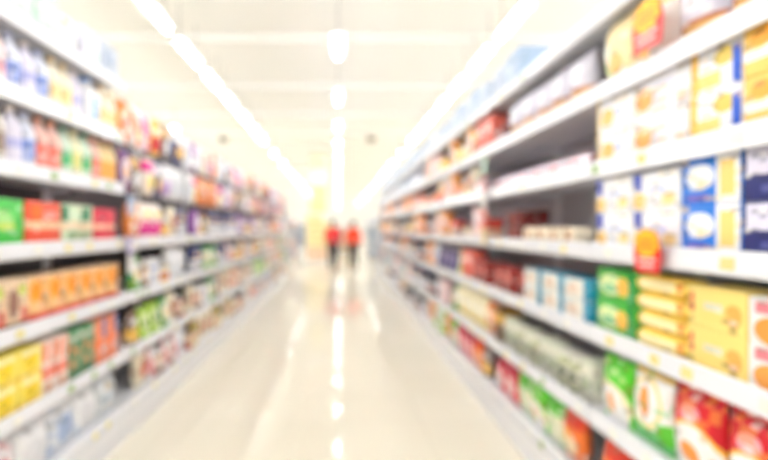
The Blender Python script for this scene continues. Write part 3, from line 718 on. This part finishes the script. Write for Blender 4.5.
# ------------------------------------------------------------------ lamps
def emit(name, s, c=(.925, .962, 1)):
    m = bpy.data.materials.new(name); m.use_nodes = True; nt = m.node_tree; nt.nodes.clear()
    e = nt.nodes.new('ShaderNodeEmission'); o = nt.nodes.new('ShaderNodeOutputMaterial')
    e.inputs[0].default_value = (*c, 1); e.inputs[1].default_value = s; nt.links.new(e.outputs[0], o.inputs[0]); return m
TUBE = emit('fluorescent_tube', 58)
def lamp_meshes(L):
    bm = bmesh.new(); bm_box(bm, (0, 0, .04), (.17, L, .03), .006); h = mesh_of(bm); h.materials.append(WHITE)
    bm = bmesh.new(); bm_rod(bm, (0, -L/2+.02, 0), (0, L/2-.02, 0), .015, 8); t = mesh_of(bm, sm=60); t.materials.append(TUBE)
    bm = bmesh.new(); bm_rod(bm, (0, 0, .07), (0, 0, CEIL-LAMP_Z), .005, 6); c = mesh_of(bm); c.materials.append(STEEL)
    bm = bmesh.new(); bm_box(bm, (0, 0, .012), (.05, .015, .066), .003); s = mesh_of(bm); s.materials.append(WHITE)
    return h, t, c, s
LMP = {L: lamp_meshes(L) for L in (1.0, .8, .4)}
def lamp(x, y, L, label, group):
    h, t, c, s = LMP[L]
    root = empty('ceiling_lamp', (x, y, LAMP_Z)); tag(root, label, 'lamp', group)
    plain('housing', h, root); plain('tube', t, root)
    for q in (-1, 1):
        plain('suspension_rod', c, root, (0, q*(L/2-.12), 0)); plain('end_holder', s, root, (0, q*(L/2-.008), 0))
BIG = ORD + ['twenty-first', 'twenty-second', 'twenty-third', 'twenty-fourth', 'twenty-fifth', 'twenty-sixth', 'twenty-seventh', 'twenty-eighth', 'twenty-ninth', 'thirtieth', 'thirty-first', 'thirty-second']
for X, nm, ph in ((-2.07, 'left', -.28), (2.06, 'right', .0)):
    ys = []; y = 5.87-1.31*6+ph
    while y < 14.7: ys.append(y); y += 1.31
    y = 16.1
    while y < 59: ys.append(y); y += 2.55
    i = 0
    for y in ys:
        if y > 4.5:
            lamp(X, y, 1.0 if y < 15 else .4, f'suspended fluorescent tube lamp, {BIG[i]} in view along the {nm} ceiling row', f'tube lamps of the {nm} ceiling row'); i += 1
        else: lamp(X, y, 1.0, f'suspended fluorescent tube lamp overhead, before the visible part of the {nm} row', f'tube lamps overhead of the {nm} ceiling row')
y = 6.67-2.55*3; i = 0
while y < 59:
    if y > 5: lamp(0, y, .8, f'short suspended tube lamp, {BIG[i]} in view along the middle ceiling row', 'short tube lamps of the middle ceiling row'); i += 1
    else: lamp(0, y, .8, 'short suspended tube lamp overhead, before the visible part of the middle row', 'short tube lamps overhead of the middle row')
    y += 2.55
lamp(-4.0, 12.2, .4, 'short suspended tube lamp alone above the neighbouring left aisle, nearer one', 'lamps above the neighbouring left aisle')
lamp(-5.6, 21.4, .4, 'short suspended tube lamp alone above the neighbouring left aisle, farther one', 'lamps above the neighbouring left aisle')
def added_line_lamp(x, lab):  # unseen lamp lines, added to brighten the ceiling and walls
    root = empty('added_line_lamp', (x, 29, LAMP_Z)); tag(root, lab, 'lamp', 'added unseen lamp lines over the other aisles')
    L = 62
    bm = bmesh.new(); bm_box(bm, (0, 0, .04), (.17, L, .03)); link('housing', mesh_of(bm), WHITE, root)
    bm = bmesh.new(); bm_rod(bm, (0, -L/2, 0), (0, L/2, 0), .016, 8); link('tube', mesh_of(bm, sm=60), TUBE, root)
    for i in range(16):
        bm = bmesh.new(); yy = -L/2+.5+i*(L-1)/15; bm_rod(bm, (0, yy, .06), (0, yy, CEIL-LAMP_Z), .005, 6); link('suspension_rod', mesh_of(bm), STEEL, root)
for x, t in ((-6.2, 'second aisle to the left'), (-10.3, 'third aisle to the left'), (6.2, 'second aisle to the right'), (10.3, 'third aisle to the right')):
    added_line_lamp(x, f'unseen continuous tube lamp added for ceiling light over the {t}')
# ceiling speakers
for x, y, w in ((1.07, 16.0, 'right of'), (-3.65, 16.0, 'left of')):
    root = empty('ceiling_speaker', (x, y, CEIL)); tag(root, f'small grey ceiling speaker {w} the middle lamp row', 'speaker', 'grey ceiling speakers')
    link('body', me_lathe([(.1, -.18), (.14, -.17), (.14, -.02), (.1, 0)], 20), base_mat('speaker_grey', (150, 140, 120), .6), root)
    link('grille', me_lathe([(.09, -.186), (.1, -.182)], 20), DARK, root)

# ------------------------------------------------------------------ the far end of the aisle
YELP = base_mat('banner_yellow', (244, 232, 176), .6); ORP = base_mat('banner_orange', (244, 220, 190), .6)
bn = empty('hanging_banner', (-.70, 17.6, 1.95)); tag(bn, 'tall yellow and white banner hanging above the end of the aisle', 'banner')
for z0, z1, m, nm in ((0, .95, YELP, 'yellow_panel'), (.95, 1.5, WALLM, 'white_panel'), (1.5, 2.05, ORP, 'orange_panel')):
    bm = bmesh.new(); bm_box(bm, (0, 0, (z0+z1)/2), (.56, .02, z1-z0)); link(nm, mesh_of(bm), m, bn)
for s in (-1, 1):
    bm = bmesh.new(); bm_rod(bm, (s*.24, 0, 2.05), (s*.24, 0, CEIL-1.95), .004, 6); link('cord', mesh_of(bm), STEEL, bn)
# promotional table stacked with yellow cartons
proto('far_y', 'box', 'snack_carton', 'carton', 'yellow carton', (.3, .3, .25), (246, 230, 160), [('e', .5, .5, .3, .3, (250, 240, 206)), ('b', 0, .14, (240, 190, 130))])
proto('far_o', 'box', 'snack_carton', 'carton', 'orange carton', (.3, .3, .25), (242, 204, 170), [('e', .5, .5, .3, .3, (246, 226, 210))])
tb = empty('display_pallet', (-.78, 20, 0)); tag(tb, 'low white display pallet under stacked yellow cartons at the aisle end', 'pallet')
bm = bmesh.new(); bm_box(bm, (0, 0, .12), (1.0, .8, .03), .004); link('deck', mesh_of(bm), WHITE, tb)
for s in (-1, 1):
    bm = bmesh.new(); bm_box(bm, (s*.42, 0, .053), (.1, .78, .105), .004); link('runner', mesh_of(bm), WHITE, tb)
RECS.clear()
for zi in range(7):
    for xi in range(3):
        if zi == 6 and xi == 2: continue
        k = 'far_o' if zi < 2 else 'far_y'
        o = put(k, (-.78+(xi-1)*.31, 19.8, .1355+zi*.251), 0, {})
        tag(o, f"{'orange' if zi<2 else 'yellow'} carton on the display pallet, {ORD[zi]} layer up, {('left','middle','right')[xi]} column", 'carton', 'cartons on the display pallet')
ss = empty('sign_stand', (-1.36, 18.8, 0)); tag(ss, 'slim grey floor sign stand beside the yellow carton display', 'sign stand')
GB = base_mat('grey_blue_board', (140, 148, 166), .5)
bm = bmesh.new(); bm_box(bm, (0, 0, .015), (.32, .3, .03), .005); link('base', mesh_of(bm), STEEL, ss)
bm = bmesh.new(); bm_rod(bm, (0, 0, .03), (0, 0, .7), .018); link('pole', mesh_of(bm), STEEL, ss)
bm = bmesh.new(); bm_box(bm, (0, 0, 1.1), (.26, .03, .85), .006); link('board', mesh_of(bm), GB, ss)
# end panels closing the two shelving runs, and pale gondolas beyond the cross aisle
for side, nb in (('left', NLB), ('right', NRB)):
    d = bay_span(side, nb-1)[1]+.02
    bm = bmesh.new(); bm_box(bm, (0, 0, 1.12), (.56, .03, 2.24), .004)
    o = link('end_panel', mesh_of(bm), WHITE); o.location = (side_x(side, .27), d, 0)
    o.name = 'shelving_end_panel'; tag(o, f'white panel closing the far end of the {side} shelving run', 'panel')
def far_unit(x, y, w, h, lab, cols, seed):
    rn = random.Random(seed)
    root = empty('display_shelf', (x, y, 0)); tag(root, lab, 'display shelf', 'pale display shelves beyond the aisle')
    bm = bmesh.new(); bm_box(bm, (0, .42, h/2), (w, .03, h)); link('back_panel', mesh_of(bm), WHITE, root)
    for s in (-1, 1):
        bm = bmesh.new(); bm_box(bm, (s*(w/2-.01), .2, h/2), (.02, .41, h)); link('side_panel', mesh_of(bm), WHITE, root)
    nl = 4
    for i in range(nl):
        z = .12+i*(h-.1)/nl
        bm = bmesh.new(); bm_box(bm, (0, .2, z), (w-.042, .4, .03)); link('shelf', mesh_of(bm), WHITE, root)
        n = int((w-.1)/.24)
        for q in range(n):
            k = rn.choice(cols); o = put(k, (x-w/2+.05+(q+.5)*(w-.1)/n, y+.02+PROTO[k]['size'][1]/2, z+.0155), 0, {})
            tag(o, f"{PROTO[k]['look']}, {ORD[i]} shelf of the {lab.split(',')[0].replace('white ','')}, {ORD[q]} from left", PROTO[k]['cat'], 'packs on the far display shelves')
far_unit(-2.5, 22.5, 1.5, 1.9, 'white left display shelf, across the far cross aisle', ['x26', 'x23', 'x4', 'x28', 'pl4'], 5)
far_unit(2.0, 22.5, 1.5, 1.9, 'white right display shelf, across the far cross aisle', ['x28', 'x4', 'pl5', 'pl6'], 6)
far_unit(.2, 30, 1.6, 1.7, 'white middle display shelf, far behind the two people', ['x30', 'x26', 'x28', 'x4'], 7)

# ------------------------------------------------------------------ people
SKIN = base_mat('skin', (206, 152, 122), .5); HAIR = base_mat('dark_hair', (40, 30, 28), .5); EYE = base_mat('eye_dark', (30, 26, 26), .2)
SHOE = base_mat('black_shoe', (34, 32, 34), .4)
def skin(name, chains, m, parent, sub=2, smooth_it=True):
    """chains = list of (points, radii); points of a chain that coincide with an earlier point share the vertex"""
    vs, rs, es = [], [], []
    def idx(p, r):
        for i, q in enumerate(vs):
            if (Vector(q)-Vector(p)).length < 1e-5: return i
        vs.append(p); rs.append(r if isinstance(r, tuple) else (r, r)); return len(vs)-1
    for pts, rad in chains:
        ids = [idx(p, r) for p, r in zip(pts, rad)]
        es += [(a, b) for a, b in zip(ids, ids[1:])]
    me = bpy.data.meshes.new(name); me.from_pydata(vs, es, [])
    o = bpy.data.objects.new(name, me); COL.objects.link(o)
    md = o.modifiers.new('s', 'SKIN'); md.use_smooth_shade = True
    sl = me.skin_vertices[0].data
    for i, r in enumerate(rs): sl[i].radius = r; sl[i].use_root = (i == 0)
    if sub: sb = o.modifiers.new('d', 'SUBSURF'); sb.levels = sub; sb.render_levels = sub
    dg = bpy.context.evaluated_depsgraph_get(); nm = bpy.data.meshes.new_from_object(o.evaluated_get(dg))
    bpy.data.objects.remove(o); bpy.data.meshes.remove(me)
    for p in nm.polygons: p.use_smooth = True
    nm.materials.clear()
    return link(name, nm, m, parent)

def person(x, y, rz, shirt, trousers, label, step, k=1.0, bag=False):
    SM, TM = base_mat('shirt_'+label[:14].replace(' ', '_'), shirt, .8), base_mat('trousers_'+label[:14].replace(' ', '_'), trousers, .8)
    root = empty('person', (x, y, 0), rz); root.scale = (k, k, k)
    tag(root, label, 'person', 'people walking at the far end of the aisle')
    # local: faces -Y, z up, 1.62 m tall
    pel = (0, 0, .88)
    def leg(s, f):       # f = step of this foot along -Y
        hip = (s*.085, 0, .84); knee = (s*.088, -.5*f-.02, .46); ank = (s*.085, -f, .085 if f >= 0 else .12)
        toe = (s*.09, -f-.13, .035)
        return hip, knee, ank, toe
    def arm(s, f):
        sh = (s*.165, 0, 1.33); el = (s*.215, .03-f*.25, 1.06); wr = (s*.215, -.06-f*.6, .83)
        return sh, el, wr
    ch = [([pel, (0, 0, 1.0), (0, 0, 1.14), (0, -.005, 1.28), (0, 0, 1.36), (0, .0, 1.42), (0, -.015, 1.47), (0, -.02, 1.53), (0, -.015, 1.585)],
           [(.13, .1), (.118, .085), (.135, .095), (.145, .095), (.09, .07), (.048, .05), (.06, .068), (.074, .088), (.055, .066)])]
    for s, f in ((1, step), (-1, -step)):
        h, kn, an, to = leg(s, f); ch.append(([pel, h, kn, an, to], [(.13, .1), .078, .055, .036, .028]))
    hands = []
    for s, f in ((1, -step), (-1, step)):
        sh, el, wr = arm(s, f); hd = (s*.212, wr[1]-.02, .765); ch.append(([(0, 0, 1.36), sh, el, wr, hd], [(.09, .07), .052, .038, .026, (.036, .018)]))
        hands.append((s, hd))
    for s, hd in hands:  # fingers and thumb, slightly curled
        for q, (dy, L) in enumerate(((-.028, .068), (-.01, .078), (.009, .072), (.026, .056))):
            b = (hd[0], hd[1]+dy*.8, hd[2]-.02)
            ch.append(([hd, b, (hd[0]-s*.006, hd[1]+dy, hd[2]-.02-L*.5), (hd[0]-s*.02, hd[1]+dy, hd[2]-.02-L)], [(.036, .018), .009, .0085, .007]))
        ch.append(([hd, (hd[0]-s*.012, hd[1]-.035, hd[2]+.0), (hd[0]-s*.02, hd[1]-.05, hd[2]-.035)], [(.036, .018), .01, .0085]))
    skin('body', ch, SKIN, root)
    # face
    bm = bmesh.new()
    bmesh.ops.create_cone(bm, segments=10, radius1=.016, radius2=.006, depth=.045, matrix=Matrix.Translation((0, -.105, 1.515)) @ Matrix.Rotation(.35, 4, 'X'))
    link('nose', mesh_of(bm, sm=60), SKIN, root)
    for s in (-1, 1):
        bm = bmesh.new(); bmesh.ops.create_uvsphere(bm, u_segments=10, v_segments=8, radius=.011, matrix=Matrix.Translation((s*.03, -.088, 1.54))); link('eye', mesh_of(bm, sm=60), EYE, root)
        bm = bmesh.new(); bmesh.ops.create_uvsphere(bm, u_segments=10, v_segments=8, radius=1, matrix=Matrix.Translation((s*.074, -.005, 1.525)) @ Matrix.Diagonal((.012, .02, .032, 1))); link('ear', mesh_of(bm, sm=60), SKIN, root)
    bm = bmesh.new(); bm_box(bm, (0, -.092, 1.478), (.045, .012, .01), .004, 2); link('mouth', mesh_of(bm), base_mat('lips', (170, 90, 86), .5), root)
    bm = bmesh.new(); bmesh.ops.create_uvsphere(bm, u_segments=24, v_segments=16, radius=1, matrix=Matrix.Translation((0, .012, 1.548)) @ Matrix.Diagonal((.088, .1, .092, 1)))
    bmesh.ops.delete(bm, geom=[v for v in bm.verts if v.co.y < -.055 and v.co.z < 1.6 or v.co.z < 1.475 and v.co.y < .03], context='VERTS')
    link('hair', mesh_of(bm, sm=60), HAIR, root)
    # clothes
    ch = [([(0, 0, .82), (0, 0, .9), (0, 0, 1.0), (0, 0, 1.14), (0, -.005, 1.28), (0, 0, 1.355), (0, 0, 1.395)], [(.165, .125), (.16, .12), (.145, .108), (.152, .112), (.16, .11), (.105, .083), (.064, .062)])]
    for s, f in ((1, -step), (-1, step)):
        sh, el, wr = arm(s, f); m_ = tuple(a*.35+b*.65 for a, b in zip(el, wr)); ch.append(([(0, 0, 1.355), sh, el, m_], [(.105, .083), .066, .055, .047]))
    skin('shirt', ch, SM, root)
    ch = []
    for s, f in ((1, step), (-1, -step)):
        h, kn, an, to = leg(s, f); lo = (an[0], an[1], an[2]+.02); ch.append(([(0, 0, .9), h, kn, lo], [(.145, .112), .092, .07, .055]))
    skin('trousers', ch, TM, root)
    for s, f in ((1, step), (-1, -step)):
        h, kn, an, to = leg(s, f)
        bm = bmesh.new(); bmesh.ops.create_uvsphere(bm, u_segments=14, v_segments=10, radius=1)
        for v in bm.verts: v.co = Vector((an[0]+v.co.x*.046, an[1]-.06+v.co.y*.135, (0 if f >= 0 else .025)+max(0, .045+v.co.z*.055)))
        link('shoe', mesh_of(bm, sm=60), SHOE, root)
person(-.165, 15.9, PI, (214, 30, 44), (36, 32, 36), 'person in a crimson long-sleeved top and black trousers, walking away, left of two', .10, 1.02)
person(.495, 16.0, PI, (238, 70, 40), (56, 46, 44), 'person in an orange-red long-sleeved top and dark trousers, walking away, right of two', .07, 1.0)

# ------------------------------------------------------------------ world, camera, colour
w = bpy.data.worlds.new('World'); S.world = w; w.use_nodes = True
w.node_tree.nodes['Background'].inputs[0].default_value = (1, .98, .95, 1); w.node_tree.nodes['Background'].inputs[1].default_value = .5
cd = bpy.data.cameras.new('camera'); cam = bpy.data.objects.new('camera', cd); COL.objects.link(cam)
cam.location = (0, 0, CAM_H); cam.rotation_euler = (PI/2, 0, 0)
F_PX = 500
cd.sensor_width = 36; cd.sensor_fit = 'HORIZONTAL'; cd.lens = 36*F_PX/768
cd.shift_x = (384-338)/768; cd.shift_y = -2/768
cd.clip_start = .05; cd.clip_end = 200
cd.dof.use_dof = True; cd.dof.focus_distance = .5; cd.dof.aperture_fstop = 2.0
S.camera = cam
S.view_settings.view_transform = 'Standard'; S.view_settings.look = 'None'; S.view_settings.gamma = 1; S.view_settings.exposure = .82
S.view_settings.use_curve_mapping = False
S.cycles.max_bounces = 10; S.cycles.diffuse_bounces = 6; S.cycles.sample_clamp_indirect = 8; S.cycles.use_denoising = True
